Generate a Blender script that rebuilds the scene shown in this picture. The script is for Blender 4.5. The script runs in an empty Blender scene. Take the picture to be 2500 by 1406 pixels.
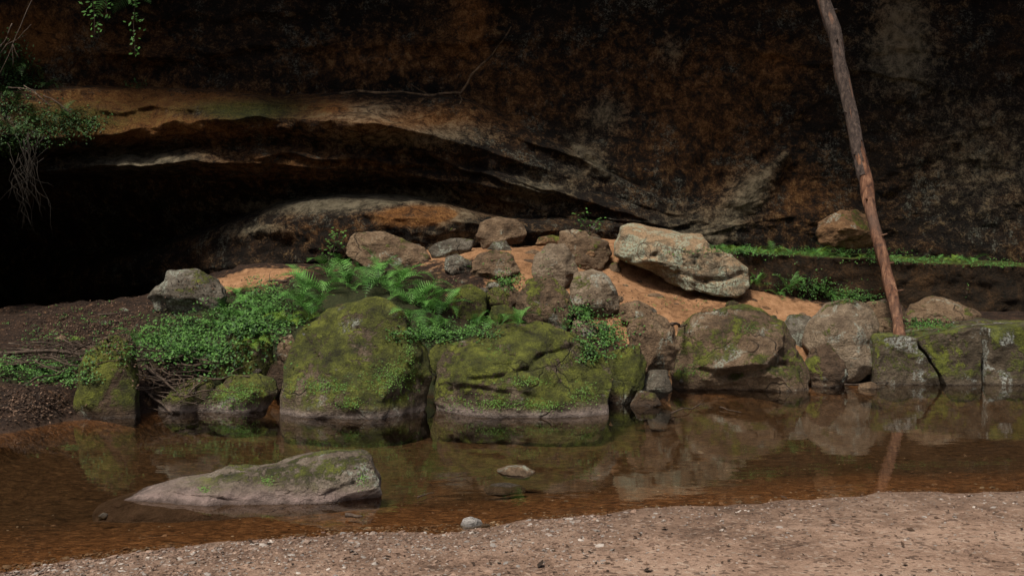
import bpy, bmesh, math, random
import numpy as np
from mathutils import Vector, Matrix, noise
from mathutils.bvhtree import BVHTree
col=bpy.context.scene.collection
rad=math.radians
# ---------------- camera ----------------
F=35/36*2500; H=1.6; A=math.atan(103/F)
cam=bpy.data.cameras.new('camera'); cam.lens=35; cam.sensor_width=36; cam.clip_end=500
co=bpy.data.objects.new('camera',cam); col.objects.link(co)
co.location=(0,0,H); co.rotation_euler=(math.pi/2-A,0,0); bpy.context.scene.camera=co
FW=Vector((0,math.cos(A),-math.sin(A))); UP=Vector((0,math.sin(A),math.cos(A)))
def ray(px,py): return FW+Vector((1,0,0))*((px-1250)/F)-UP*((py-703)/F)
def P(px,py,Y):
    d=ray(px,py); return Vector((0,0,H))+d*(Y/d.y)
def G(px,py,z=0):
    d=ray(px,py); return Vector((0,0,H))+d*((z-H)/d.z)
# ---------------- helpers ----------------
def tag(o,label=None,cat=None,group=None,kind=None):
    if label:o['label']=label
    if cat:o['category']=cat
    if group:o['group']=group
    if kind:o['kind']=kind
    return o
def mesh(name,vs,fs,mat,origin=(0,0,0),parent=None,smooth=True):
    ox,oy,oz=origin
    me=bpy.data.meshes.new(name)
    me.from_pydata([(v[0]-ox,v[1]-oy,v[2]-oz) for v in vs],[],fs)
    me.materials.append(mat)
    if smooth: me.polygons.foreach_set('use_smooth',[True]*len(me.polygons))
    me.update()
    o=bpy.data.objects.new(name,me); col.objects.link(o)
    if parent is not None:
        o.parent=parent; o.location=Vector(origin)-Vector(parent.location)
    else: o.location=origin
    return o
def empty(name,loc):
    o=bpy.data.objects.new(name,None); col.objects.link(o); o.location=loc; o.empty_display_size=.1; return o
def tube(vs,fs,pts,rads,seg=6,cap=True,rough=0,seed=0):
    b0=len(vs); n=len(pts); pts=[Vector(p) for p in pts]
    up=Vector((0.3,0.2,1)).normalized()
    for i,p in enumerate(pts):
        t=(pts[min(i+1,n-1)]-pts[max(i-1,0)]).normalized()
        a=t.cross(up)
        if a.length<.05: a=t.cross(Vector((1,0,0)))
        a.normalize(); b=t.cross(a)
        for k in range(seg):
            th=2*math.pi*k/seg; r=rads[i]
            if rough: r*=1+rough*noise.noise(Vector((math.cos(th)*2+seed,math.sin(th)*2,i*.35)))
            vs.append(tuple(p+a*(math.cos(th)*r)+b*(math.sin(th)*r)))
    for i in range(n-1):
        for k in range(seg):
            k2=(k+1)%seg
            fs.append((b0+i*seg+k,b0+i*seg+k2,b0+(i+1)*seg+k2,b0+(i+1)*seg+k))
    if cap:
        fs.append(tuple(b0+k for k in reversed(range(seg)))); fs.append(tuple(b0+(n-1)*seg+k for k in range(seg)))
def wob(p0,p1,n,amp,rnd):
    p0=Vector(p0);p1=Vector(p1);o=Vector((rnd.uniform(-9,9),)*3);L=(p1-p0).length
    out=[]
    for i in range(n):
        t=i/(n-1); q=p0.lerp(p1,t)
        nv=noise.noise_vector(o+Vector((t*2.5,t,0)))
        out.append(q+nv*amp*L*math.sin(math.pi*min(max(t,.12),.95)))
    return out
# ---------------- node helpers ----------------
class T:
    def __init__(s,name):
        s.m=bpy.data.materials.new(name); s.m.use_nodes=True; s.nt=s.m.node_tree; s.nt.nodes.clear()
        s.out=s.n('ShaderNodeOutputMaterial')
    def n(s,t,**k):
        x=s.nt.nodes.new(t)
        for a,b in k.items(): setattr(x,a,b)
        return x
    def set(s,sock,v):
        if isinstance(v,bpy.types.NodeSocket): s.nt.links.new(v,sock)
        elif isinstance(v,(tuple,list)) and len(v)==3 and sock.type=='RGBA': sock.default_value=(*v,1)
        else: sock.default_value=v
    def noise(s,vec,sc,det=6,ro=.6,dist=0):
        x=s.n('ShaderNodeTexNoise'); s.set(x.inputs['Vector'],vec); x.inputs['Scale'].default_value=sc
        x.inputs['Detail'].default_value=det; x.inputs['Roughness'].default_value=ro; x.inputs['Distortion'].default_value=dist
        return x.outputs['Fac']
    def vor(s,vec,sc,feat='F1',out='Distance'):
        x=s.n('ShaderNodeTexVoronoi',feature=feat); s.set(x.inputs['Vector'],vec); x.inputs['Scale'].default_value=sc
        return x.outputs[out]
    def warp(s,vec,sc,amt,det=3):
        x=s.n('ShaderNodeTexNoise'); s.set(x.inputs['Vector'],vec); x.inputs['Scale'].default_value=sc; x.inputs['Detail'].default_value=det
        y=s.n('ShaderNodeVectorMath',operation='MULTIPLY_ADD'); s.nt.links.new(x.outputs['Color'],y.inputs[0]); y.inputs[1].default_value=(amt,)*3; s.nt.links.new(vec,y.inputs[2]); return y.outputs[0]
    def mr(s,v,a,b,c=0.,d=1.):
        x=s.n('ShaderNodeMapRange'); s.set(x.inputs[0],v)
        for i,q in enumerate((a,b,c,d)): s.set(x.inputs[i+1],q)
        return x.outputs[0]
    def ma(s,op,a,b=0.,c=0.):
        x=s.n('ShaderNodeMath',operation=op); s.set(x.inputs[0],a); s.set(x.inputs[1],b); s.set(x.inputs[2],c)
        return x.outputs[0]
    def mix(s,f,a,b,mode='MIX'):
        x=s.n('ShaderNodeMix',data_type='RGBA',blend_type=mode); s.set(x.inputs[0],f); s.set(x.inputs[6],a); s.set(x.inputs[7],b)
        return x.outputs[2]
    def ramp(s,f,stops):
        x=s.n('ShaderNodeValToRGB'); s.set(x.inputs[0],f); e=x.color_ramp.elements
        while len(e)<len(stops): e.new(.5)
        for q,(p,c) in zip(e,stops): q.position=p; q.color=(*c,1)
        return x.outputs[0]
    def bump(s,h,dist,st=1.):
        x=s.n('ShaderNodeBump'); x.inputs['Distance'].default_value=dist; x.inputs['Strength'].default_value=st
        s.set(x.inputs['Height'],h)
        return x.outputs[0]
    def pbr(s,c,rough=.9,nrm=None,spec=.3):
        b=s.n('ShaderNodeBsdfPrincipled'); s.set(b.inputs['Base Color'],c); s.set(b.inputs['Roughness'],rough)
        b.inputs['Specular IOR Level'].default_value=spec
        if nrm is not None: s.set(b.inputs['Normal'],nrm)
        s.nt.links.new(b.outputs[0],s.out.inputs[0]); return b
    def scaled(s,vec,sc):
        mp=s.n('ShaderNodeMapping'); s.nt.links.new(vec,mp.inputs[0]); mp.inputs['Scale'].default_value=sc; return mp.outputs[0]
    def vec(s):
        tc=s.n('ShaderNodeTexCoord').outputs['Object']; r=s.n('ShaderNodeObjectInfo').outputs['Random']
        x=s.n('ShaderNodeVectorMath',operation='ADD'); s.nt.links.new(tc,x.inputs[0])
        c=s.n('ShaderNodeCombineXYZ'); q=s.ma('MULTIPLY',r,37.)
        for i in range(3): s.nt.links.new(q,c.inputs[i])
        s.nt.links.new(c.outputs[0],x.inputs[1]); return x.outputs[0]
    def geo(s):
        g=s.n('ShaderNodeNewGeometry'); a=s.n('ShaderNodeSeparateXYZ'); b=s.n('ShaderNodeSeparateXYZ')
        s.nt.links.new(g.outputs['Position'],a.inputs[0]); s.nt.links.new(g.outputs['Normal'],b.inputs[0])
        return g.outputs['Position'],a.outputs[2],b.outputs[2]
MOSS1=(.014,.017,.004);MOSS2=(.082,.094,.012);MOSS3=(.21,.235,.032)
def rockmat(name,dark,mid,light,moss=0.,lich=0.,licol=(.30,.33,.27),mossc=(MOSS1,MOSS2,MOSS3),warm=None,crk=.5,band=None):
    t=T(name); v=t.vec(); pos,z,nz=t.geo()
    n1=t.noise(v,1.6,3,.6,.4); n2=t.noise(v,9,7,.68); n3=t.noise(v,55,3,.7)
    c=t.ramp(t.ma('ADD',t.ma('MULTIPLY',n1,.5),t.ma('MULTIPLY',n2,.5)),[(.37,dark),(.5,mid),(.62,light)])
    if warm: c=t.mix(t.mr(t.ma('ADD',nz,t.mr(n2,.3,.7,-.4,.4)),.1,.8,0.,.8),c,warm)
    bl=t.noise(t.scaled(v,(1.2,1.2,9)),2.2,4,.65,.6)
    c=t.mix(t.mr(bl,.56,.64,0.,.35),c,dark)
    c=t.mix(t.mr(n3,.35,.7,0.,.75),t.mix(.6,c,(.02,.015,.01)),c)
    st=t.mr(t.noise(v,4,6,.75,1.2),.54,.62)
    c=t.mix(t.ma('MULTIPLY',st,.55),c,dark)
    if lich>0:
        lm=t.ma('MULTIPLY',t.mr(t.noise(v,3.2,6,.65,.6),.62-lich*.2,.68-lich*.2),t.mr(t.noise(v,38,3,.7),.42,.56))
        c=t.mix(t.ma('MULTIPLY',lm,.7),c,licol)
    h=t.ma('ADD',t.ma('MULTIPLY',n2,1.),t.ma('ADD',t.ma('MULTIPLY',n3,.22),t.ma('MULTIPLY',bl,.35)))
    if band:
        bm_=t.mr(t.ma('ADD',z,t.ma('MULTIPLY',n1,.14)),.10,.17,1.,0.)
        c=t.mix(t.ma('MULTIPLY',bm_,.75),c,t.mix(t.mr(n2,.35,.65),tuple(x*.45 for x in band),band))
    if moss>0:
        mf=t.ma('ADD',t.noise(v,2.1,7,.70,.6),t.ma('MULTIPLY',nz,.10))
        mf=t.ma('ADD',mf,t.ma('MULTIPLY',t.noise(v,20,4,.7),.36))
        lo=.85-moss*.32
        mk=t.mr(mf,lo,lo+.07)
        mk=t.ma('MULTIPLY',mk,t.mr(t.ma('ADD',z,t.ma('MULTIPLY',n1,.12)),.12,.2))
        mc=t.ramp(t.ma('ADD',t.ma('MULTIPLY',t.noise(v,5,5,.7),.65),t.ma('MULTIPLY',t.noise(v,75,3,.8),.35)),[(.38,mossc[0]),(.51,mossc[1]),(.63,mossc[2])])
        c=t.mix(t.ma('MULTIPLY',mk,.88),c,mc)
        h=t.ma('ADD',h,t.ma('MULTIPLY',mk,t.ma('MULTIPLY',t.noise(v,60,4,.8),.5)))
    if crk>0:
        ce=t.ma('MULTIPLY',t.mr(t.vor(t.warp(v,1.7,.9),1.0,'DISTANCE_TO_EDGE'),.0,.016,1.,0.),t.mr(n1,.46,.56))
        c=t.mix(t.ma('MULTIPLY',ce,crk),c,(.01,.008,.005)); h=t.ma('SUBTRACT',h,t.ma('MULTIPLY',ce,crk*.6))
    wet=t.mr(t.ma('ADD',z,t.ma('MULTIPLY',n2,.05)),.03,.055,1.,0.)
    c=t.mix(t.ma('MULTIPLY',wet,.6),c,(.03,.02,.014))
    b=t.bump(h,.09,1.)
    t.pbr(c,t.mr(wet,0.,1.,.88,.35),b,.3)
    return t.m
TAN=((.075,.046,.025),(.215,.137,.078),(.37,.26,.16))
BRN=((.036,.022,.013),(.10,.060,.034),(.19,.125,.077))
GRY=((.05,.042,.031),(.14,.118,.088),(.28,.25,.20))
ORG=((.11,.052,.02),(.27,.145,.065),(.39,.24,.125))
PB=(.235,.185,.165)
MAT={
 'mossy':rockmat('mossy_rock',*BRN,moss=.80,lich=.15),
 'mossy2':rockmat('mossy_sandstone',(.05,.036,.021),(.14,.10,.062),(.25,.195,.13),moss=.66,lich=.2,band=PB,crk=.6),
 'semi':rockmat('part_mossy_sandstone',(.06,.039,.022),(.175,.112,.064),(.31,.215,.135),moss=.36,lich=.2),
 'tan':rockmat('tan_sandstone',*TAN,moss=.10,lich=.2),
 'brown':rockmat('brown_sandstone',*BRN,moss=.2,lich=.15),
 'gray':rockmat('grey_sandstone',*GRY,moss=.12,lich=.5),
 'pale':rockmat('pale_sandstone',(.13,.09,.058),(.30,.225,.15),(.43,.34,.245),moss=.05,lich=.35,licol=(.30,.33,.28),crk=0),
 'grn':rockmat('lichen_sandstone',(.10,.088,.055),(.26,.215,.145),(.42,.35,.24),moss=.0,lich=.7,licol=(.31,.37,.28),warm=(.50,.325,.18),crk=.35),
 'org':rockmat('orange_sandstone',*ORG,moss=.1,lich=.2),
 'block':rockmat('lichen_block',(.036,.028,.018),(.105,.078,.048),(.185,.145,.10),moss=.42,lich=.42,licol=(.36,.385,.35)),
 'wetg':rockmat('stream_boulder',(.10,.074,.054),(.215,.17,.127),(.33,.275,.215),moss=.34,lich=.1,crk=.2,band=(.31,.225,.205)),
 'white':rockmat('white_stone',(.3,.28,.26),(.52,.49,.46),(.64,.61,.58),crk=0),
}
# ---------------- cliff ----------------
S=[-3500,-900,-150,100,300,500,700,900,1100,1200,1350,1500,1700,2000,2300,2600,5500]
def ext(a):
    a=list(a)
    while len(a)<len(S): a.append(a[-1])
    return a
r1=[200,200,215,213,212,216,232,228,232,262,340,420,520,120]; y1=[12.6,13,13.4,14.8,15.6,15.7,15.7,15.8,15.7,15.6,15.5,15.4,15.4,15.4,15.3,15.3,15.3]
tp=[1,1,1,1,1,1,1,1,1,.8,.45,.2,.1,0,0,0,0]
rows=[
 ([-2200],[11.2],1),([-820],[12.4],10),([-300],[14.8],16),  # top rows: unseen overhang above frame, shaped to keep sun off the wall
 ([-20],[12.5,12.8,13.2,14.7,15.4,15.6,15.7,15.8,15.7,15.6,15.5,15.4,15.4,15.4],12),
 (r1,y1,18),
 ([a+8 for a in ext(r1)],[a-.42*b for a,b in zip(y1,tp)],5),
 ([330,330,330,340,322,288,282,300,340,365,415,470,545,210],[12.4,12.6,12.8,13.8,14.4,14.5,14.45,14.4,14.6,14.9,15.15,15.25,15.3,15.35],14),
 ([355,355,357,362,348,316,311,328,366,390,428,478,550,240],[12.9,13.1,13.4,14.2,14.6,14.7,14.65,14.6,14.75,15.0,15.2,15.25,15.3,15.35],8),
 ([374,372,367,372,366,352,347,368,398,412,442,490,556,290],[13.7,13.8,14.1,14.7,15.0,15.1,15.0,14.95,15.05,15.15,15.2,15.2,15.25,15.3],6),
 ([410,410,410,412,408,392,400,420,440,450,470,505,563,350],[13.8,13.8,14.0,14.4,14.5,14.6,14.8,14.95,15.0,15.0,15.1,15.1,15.2,15.3],12),
 ([450,450,445,445,440,430,425,440,455,465,485,520,570,420],[18,18,18,17.0,16.2,15.6,15.3,15.3,15.3,15.3,15.2,15.1,15.2,15.3],14),
 ([565,565,565,590,612,552,480,464,490,526,530,538,577,480],[20,20,20,18.6,17.2,16.2,15.8,15.5,15.35,15.25,15.15,15.0,15.15,15.25],14),
 ([600,600,600,640,636,570,496,480,504,541,545,550,583,510],[20,20,20,18.2,16.5,15.6,15.1,14.9,14.8,14.8,14.8,14.8,15.05,15.2],8),
 ([640,640,640,685,668,602,534,518,536,566,560,562,587,540],[20,20,20,18.2,16.3,15.3,14.75,14.45,14.4,14.6,14.7,14.8,15.05,15.2],12),
 ([690,690,690,710,705,670,640,620,610,600,590,580,592,570],[20,20,20,18.4,16.5,15.3,14.75,14.5,14.5,14.7,14.8,14.8,15,15.2],14),
 ([900,900,900,900,850,760,720,700,690],[20,20,20,19.5,18,17,16,15.6,15.4,15.2,15,15,15,15.1],12),
]
pxs=np.concatenate([np.linspace(-3500,-300,40,endpoint=False),np.linspace(-300,2800,540),np.linspace(2850,5500,36)])
def smooth_interp(vals):
    xs=np.array(S,float); v=np.interp(pxs,xs,np.array(ext(vals),float))
    k=np.hanning(37);k/=k.sum()
    core=v[40:580]; p=np.pad(core,18,mode='edge'); v[40:580]=np.convolve(p,k,'valid'); return v
R=[[smooth_interp(a),smooth_interp(b),n] for a,b,n in rows]
for i in range(4,len(R)-1):
    for j,x in enumerate(pxs):
        if -400<x<1750:
            f=min(1,(1750-x)/500)
            am=12 if i in (6,7,8,9) and x<800 else 8
            if i>=11: am=6
            R[i][0][j]+=f*(am*noise.noise(Vector((x*.006,i*.35,0)))+am*.5*noise.noise(Vector((x*.02,i*.5,3)))+2*noise.noise(Vector((x*.08,i*.9,3))))
            R[i][1][j]+=f*(am/12)*(.26*noise.noise(Vector((x*.005,i*.8,7)))+.12*noise.noise(Vector((x*.018,i*1.3,9))))
grid=[]
for i,(py,Y,n) in enumerate(R):
    if i==0: grid.append((py,Y)); continue
    p0,Y0,_=R[i-1]; n=int(n*1.7)
    for k in range(1,n+1):
        t=k/n; grid.append((p0+(py-p0)*t,Y0+(Y-Y0)*t))
def seg_d(px,py,a,b):
    ax,ay=a;bx,by=b;dx,dy=bx-ax,by-ay
    t=max(0,min(1,((px-ax)*dx+(py-ay)*dy)/(dx*dx+dy*dy)))
    return math.hypot(px-ax-t*dx,py-ay-t*dy),t
ribs=[((1365,320),(1495,435),6,22,.14,.4),((1920,375),(1735,600),12,85,.34,.5)]  # last value paints the light catching each rib into its colour
steps=[(880,330,1500,520,.2),(560,370,1150,415,.22),(1150,300,1700,470,.16),(430,240,1200,285,.12),(700,120,1600,90,.12),(200,150,900,100,.14),(1500,60,2500,250,.08),(1250,520,1800,560,.12),(450,425,1080,450,.18),(150,270,620,262,.14),(900,400,1400,530,.2),(1150,400,1650,560,.14),(100,120,700,170,.12),(150,60,900,20,.14)]
blobs=[ # cx,cy,rx,ry,strength,channel (0 pale: lichen, plus lit ledges painted lighter; 1 orange 2 moss)
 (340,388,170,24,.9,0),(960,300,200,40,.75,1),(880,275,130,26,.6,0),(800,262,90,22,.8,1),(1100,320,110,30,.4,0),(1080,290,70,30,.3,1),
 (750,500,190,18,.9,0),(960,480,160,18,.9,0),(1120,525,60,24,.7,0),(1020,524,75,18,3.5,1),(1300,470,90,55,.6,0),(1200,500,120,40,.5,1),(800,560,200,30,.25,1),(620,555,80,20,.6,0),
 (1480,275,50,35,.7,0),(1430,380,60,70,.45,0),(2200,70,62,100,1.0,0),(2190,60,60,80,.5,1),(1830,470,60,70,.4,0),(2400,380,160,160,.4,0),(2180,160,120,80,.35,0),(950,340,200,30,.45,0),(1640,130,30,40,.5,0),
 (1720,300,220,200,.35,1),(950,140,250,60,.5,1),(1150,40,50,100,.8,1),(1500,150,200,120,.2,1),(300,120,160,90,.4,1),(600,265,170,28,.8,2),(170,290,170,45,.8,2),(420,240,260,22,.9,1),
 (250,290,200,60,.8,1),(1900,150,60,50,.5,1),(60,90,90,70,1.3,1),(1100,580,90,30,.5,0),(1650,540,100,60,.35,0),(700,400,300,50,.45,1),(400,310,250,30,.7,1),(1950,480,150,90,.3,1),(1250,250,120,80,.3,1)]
vs=[];att=[]
for py_,Y_ in grid:
    for j in range(len(pxs)):
        px=pxs[j];py=py_[j];Y=Y_[j]
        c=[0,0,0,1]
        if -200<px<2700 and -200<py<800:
            for a,b,w0,w1,amp,cl in ribs:
                d,tt=seg_d(px,py,a,b); w=w0+(w1-w0)*tt
                if d<w*3:
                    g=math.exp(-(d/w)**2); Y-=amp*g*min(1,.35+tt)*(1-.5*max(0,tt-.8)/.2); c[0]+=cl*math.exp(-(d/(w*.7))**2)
            for x0,y0,x1,y1_,amp in steps:
                if x0<px<x1:
                    f=(px-x0)/(x1-x0); yl=y0+(y1_-y0)*f+18*noise.noise(Vector((px*.012,y0,0))); dd=py-yl
                    Y-=amp*math.exp(-max(0,-dd)/22)*(1 if dd<0 else math.exp(-dd/5))*math.sin(math.pi*f)
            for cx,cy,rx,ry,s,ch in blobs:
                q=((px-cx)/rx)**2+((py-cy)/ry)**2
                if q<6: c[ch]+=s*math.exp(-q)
        p=P(px,py,Y)
        q=Vector((p.x,p.y*.6,p.z))
        n=noise.fractal(q*.45+Vector((3,1,2)),1,2.1,3)*.30+noise.fractal(Vector((q.x*.9,q.y,q.z*2.2)),.95,2.1,5)*.12+noise.fractal(q*3.5,.8,2.1,4)*.06
        n-=max(0,noise.ridged_multi_fractal(q*1.3,1,2,4,1,2)-1.1)*.08
        k=.7 if Y<18 else 1.
        if px>1500: k*=.9
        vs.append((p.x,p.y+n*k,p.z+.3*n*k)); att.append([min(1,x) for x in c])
W=len(pxs); fs=[]
for i in range(len(grid)-1):
    for j in range(W-1):
        a=i*W+j; fs.append((a,a+W,a+W+1,a+1))
t=T('cliff_rock'); tc=t.n('ShaderNodeTexCoord').outputs['Object']; at=t.n('ShaderNodeVertexColor',layer_name='mask'); sp=t.n('ShaderNodeSeparateColor'); t.nt.links.new(at.outputs[0],sp.inputs[0])
pr,orr,mo=sp.outputs[0],sp.outputs[1],sp.outputs[2]
n1=t.noise(tc,.8,4,.65,.5);n2=t.noise(tc,7,8,.76,.3);n3=t.noise(tc,38,3,.8); n5=t.noise(t.scaled(tc,(.8,.8,1.6)),1.7,8,.72,.6)
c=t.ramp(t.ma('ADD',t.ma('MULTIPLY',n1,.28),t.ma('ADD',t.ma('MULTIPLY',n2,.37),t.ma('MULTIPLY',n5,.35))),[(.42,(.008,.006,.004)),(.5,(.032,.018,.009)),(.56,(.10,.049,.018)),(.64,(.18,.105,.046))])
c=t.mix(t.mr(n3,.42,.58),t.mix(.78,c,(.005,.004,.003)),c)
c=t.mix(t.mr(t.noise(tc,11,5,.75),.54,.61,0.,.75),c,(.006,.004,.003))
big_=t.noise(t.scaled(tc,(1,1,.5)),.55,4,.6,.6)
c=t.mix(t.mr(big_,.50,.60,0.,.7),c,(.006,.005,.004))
li=t.ma('MULTIPLY',t.mr(t.noise(tc,1.5,9,.80),.535,.60),t.mr(t.noise(tc,26,5,.85),.49,.56))
c=t.mix(t.ma('MULTIPLY',li,.75),c,(.23,.23,.18))
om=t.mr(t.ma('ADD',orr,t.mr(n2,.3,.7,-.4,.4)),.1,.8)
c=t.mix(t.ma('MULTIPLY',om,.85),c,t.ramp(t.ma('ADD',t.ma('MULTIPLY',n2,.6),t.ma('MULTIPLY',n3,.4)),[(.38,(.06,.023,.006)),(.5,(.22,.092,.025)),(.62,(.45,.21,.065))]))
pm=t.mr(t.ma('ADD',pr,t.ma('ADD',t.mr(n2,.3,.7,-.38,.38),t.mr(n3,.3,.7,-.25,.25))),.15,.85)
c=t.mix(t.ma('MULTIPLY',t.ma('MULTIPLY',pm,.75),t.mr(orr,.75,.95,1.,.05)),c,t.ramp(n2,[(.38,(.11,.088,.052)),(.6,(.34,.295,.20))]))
mm=t.mr(t.ma('ADD',mo,t.mr(n2,.3,.7,-.4,.4)),.15,.7)
c=t.mix(t.ma('MULTIPLY',mm,.8),c,t.ramp(n3,[(.35,MOSS1),(.6,(.08,.09,.014))]))
ce=t.ma('MULTIPLY',t.mr(t.vor(t.warp(t.scaled(tc,(.6,.6,1.5)),1.3,.9),.8,'DISTANCE_TO_EDGE'),.0,.014,1.,0.),t.mr(n1,.47,.56))
c=t.mix(t.ma('MULTIPLY',ce,.7),c,(.003,.002,.002))
t.pbr(c,.9,t.bump(t.ma('ADD',n2,t.ma('MULTIPLY',n3,.3)),.18,1.),.2)
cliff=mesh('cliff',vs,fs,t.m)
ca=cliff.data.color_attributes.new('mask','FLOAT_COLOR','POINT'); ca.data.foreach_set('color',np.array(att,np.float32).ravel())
tag(cliff,'dark sandstone cliff with arched overhanging strata and a black hollow','cliff',kind='structure')
bv_cliff=BVHTree.FromPolygons([Vector(v) for v in vs],fs)
# ---------------- ground ----------------
ns=[G(a,b) for a,b in [(-700,1440),(0,1392),(300,1347),(550,1330),(800,1300),(1150,1285),(1500,1253),(1700,1228),(2100,1208),(2500,1196),(3200,1180)]]
fsr=[G(a,b) for a,b in [(-700,1085),(0,1062),(150,1032),(350,1012),(470,985),(700,970),(1050,968),(1480,968),(1560,965),(1650,948),(1950,945),(2140,930),(2500,930),(3200,930)]]
pts=[P(*q) for q in [(0,940,9.9),(-400,900,10.5),(100,850,11),(200,790,12.5),(0,830,12),(400,705,13.3),(500,850,10.6),(400,900,10),(700,655,14),(700,800,11),(600,730,12.6),(1000,640,13.5),(900,720,12.3),(1300,600,14),(1500,580,14.5),(1720,600,14.6),(1450,690,12.9),(1700,725,12.8),(2000,742,12.7),(1700,775,12),(1300,800,11.1),(1100,830,10.8),(1300,900,10.4),(1550,900,10.6),(1700,850,11.3),(2050,880,11.8),(2200,800,12.2),(2500,800,12.4),(2350,762,13),(2600,760,13),(1150,610,14.2),(850,660,13.6),(2300,748,14.0),(1900,700,15),(3000,760,13),
 (0,775,16),(200,770,16),(-600,770,16),(400,740,17),(0,760,20),(700,640,15.5),(1000,600,15),(300,740,14.5),(1600,900,10.9),(1850,860,11.5),(800,900,10.4)]]
PX=np.array([[p.x,p.y,p.z] for p in pts])
gx=np.concatenate([-np.geomspace(70,9.2,16),np.linspace(-9,9,320),np.geomspace(9.2,70,16)])
gy=np.concatenate([np.linspace(-60,-3,24),np.linspace(-2.5,3.3,14),np.linspace(3.5,14.8,260),np.linspace(15,24,40),np.linspace(26,70,8)])
X,Yg=np.meshgrid(gx,gy)
yn=np.interp(X,[p.x for p in ns],[p.y for p in ns]); yf=np.interp(X,[p.x for p in fsr],[p.y for p in fsr])
yn=yn+.05*np.sin(X*3.1)+.03*np.sin(X*7.7+1)+.015*np.sin(X*19)
w=0;zz=0
for a in PX:
    k=np.exp(-((X-a[0])**2+(Yg-a[1])**2)/(2*.62**2))+1e-6/(1+(X-a[0])**2+(Yg-a[1])**2); w=w+k; zz=zz+k*a[2]
kb=zz/w
def sst(t): t=np.clip(t,0,1); return t*t*(3-2*t)
beach=.055*np.clip(yn-Yg,0,6)
sky_block_hill=np.clip(-5-Yg,0,22)*.85  # unseen rise behind the camera, added to block low sky light
frac=np.clip((Yg-yn)/np.maximum(yf-yn,.1),0,1)
bed=-.26*sst(frac/.5)*sst((1-frac)/.12)*np.clip((X+9)/7,.35,1)-.012
bank=kb*sst((Yg-yf)/.8)
Z=np.where(Yg<yn,beach+sky_block_hill,np.where(Yg<yf,bed,bank-.012*(1-sst((Yg-yf)/.3))))
vs=[];att=[]
def gb(px,py,Y,s):
    p=P(px,py,Y); return (p.x,p.y,s)
osand=[gb(1200,620,13.9,.8),gb(1350,650,13.4,.8),gb(1500,690,13,.85),gb(1700,735,12.6,1.),gb(1900,745,12.6,.9),gb(1550,600,14.2,1.),gb(1780,760,12.2,.8),gb(640,665,13.8,.6),gb(560,680,13.5,.5),gb(1050,610,14.2,.6),gb(1750,950,10.9,.35),gb(2050,755,12.6,.6),gb(1550,760,12.2,.5),gb(1300,690,12.8,.45)]
green=[gb(600,780,11.6,1),gb(450,830,11,.9),gb(850,730,12.2,1.),gb(1080,800,11,.7),gb(1300,800,11.1,.5),gb(1480,820,10.8,.4),gb(100,900,10.3,.5)]
for i in range(len(gy)):
    for j in range(len(gx)):
        x,y,z=X[i,j],Yg[i,j],Z[i,j]
        if y>yf[i,j] and y<25: z+=noise.fractal(Vector((x*2,y*2,0)),.85,2.2,6)*(.05 if x>-4 else .10)*min(1,(y-yf[i,j])*2)
        elif y<yn[i,j] and y>-4: z+=noise.fractal(Vector((x*3,y*3,5)),.9,2.2,4)*.012*min(1,(yn[i,j]-y)*3+.15)
        elif y<=-4: z+=noise.fractal(Vector((x*.3,y*.3,5)),.9,2.2,4)*1.2
        else: z+=noise.fractal(Vector((x*2.5,y*2.5,9)),.8,2.2,4)*.018*min(1,-z*10)
        o=sum(math.exp(-((x-a)**2+(y-b)**2)/(s*s)) for a,b,s in osand) if abs(x)<9 and y>9 else 0
        g=sum(math.exp(-((x-a)**2+(y-b)**2)/(s*s)) for a,b,s in green) if abs(x)<9 and y>9 else (1 if y<-4 else 0)
        b_=1. if y<yn[i,j]+.6 and y>-4 else 0.
        vs.append((x,y,z)); att.append((min(1,o),b_,min(1,g),1))
W=len(gx);fs=[(i*W+j,i*W+j+1,(i+1)*W+j+1,(i+1)*W+j) for i in range(len(gy)-1) for j in range(W-1)]
t=T('ground_soil'); tc=t.n('ShaderNodeTexCoord').outputs['Object']; at=t.n('ShaderNodeVertexColor',layer_name='mask'); sp=t.n('ShaderNodeSeparateColor'); t.nt.links.new(at.outputs[0],sp.inputs[0])
pos,z,nz=t.geo()
n1=t.noise(tc,1.2,5,.6);n2=t.noise(tc,8,7,.7);n3=t.noise(tc,60,4,.75);v1=t.vor(tc,45,'F1','Color');
soil=t.ramp(t.ma('ADD',t.ma('MULTIPLY',n2,.5),t.ma('MULTIPLY',n3,.5)),[(.38,(.005,.0035,.0025)),(.52,(.024,.013,.008)),(.64,(.085,.046,.025))])
osd=t.ramp(t.ma('ADD',t.ma('MULTIPLY',n1,.2),t.ma('ADD',t.ma('MULTIPLY',n2,.45),t.ma('MULTIPLY',n3,.35))),[(.39,(.085,.042,.019)),(.5,(.24,.125,.06)),(.62,(.38,.215,.115))])
bch=t.ramp(t.ma('ADD',t.ma('MULTIPLY',n1,.40),t.ma('ADD',t.ma('MULTIPLY',n2,.3),t.ma('MULTIPLY',n3,.30))),[(.38,(.09,.053,.036)),(.5,(.265,.172,.122)),(.62,(.39,.275,.205))])
vb=t.n('ShaderNodeSeparateColor'); t.nt.links.new(v1,vb.inputs[0])
bch=t.mix(t.mr(vb.outputs[0],.86,.9,0.,.7),bch,(.055,.033,.024)); bch=t.mix(t.mr(vb.outputs[1],.9,.93,0.,.5),bch,(.42,.33,.26))
grn=t.ramp(n3,[(.35,(.010,.013,.005)),(.65,(.034,.046,.014))])
c=t.mix(t.mr(t.ma('ADD',sp.outputs[2],t.mr(n2,.3,.7,-.35,.35)),.25,.7,0.,.8),soil,grn)
c=t.mix(t.mr(t.ma('ADD',sp.outputs[0],t.mr(n2,.3,.7,-.4,.4)),.25,.6),c,osd)
c=t.mix(sp.outputs[1],c,bch)
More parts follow.
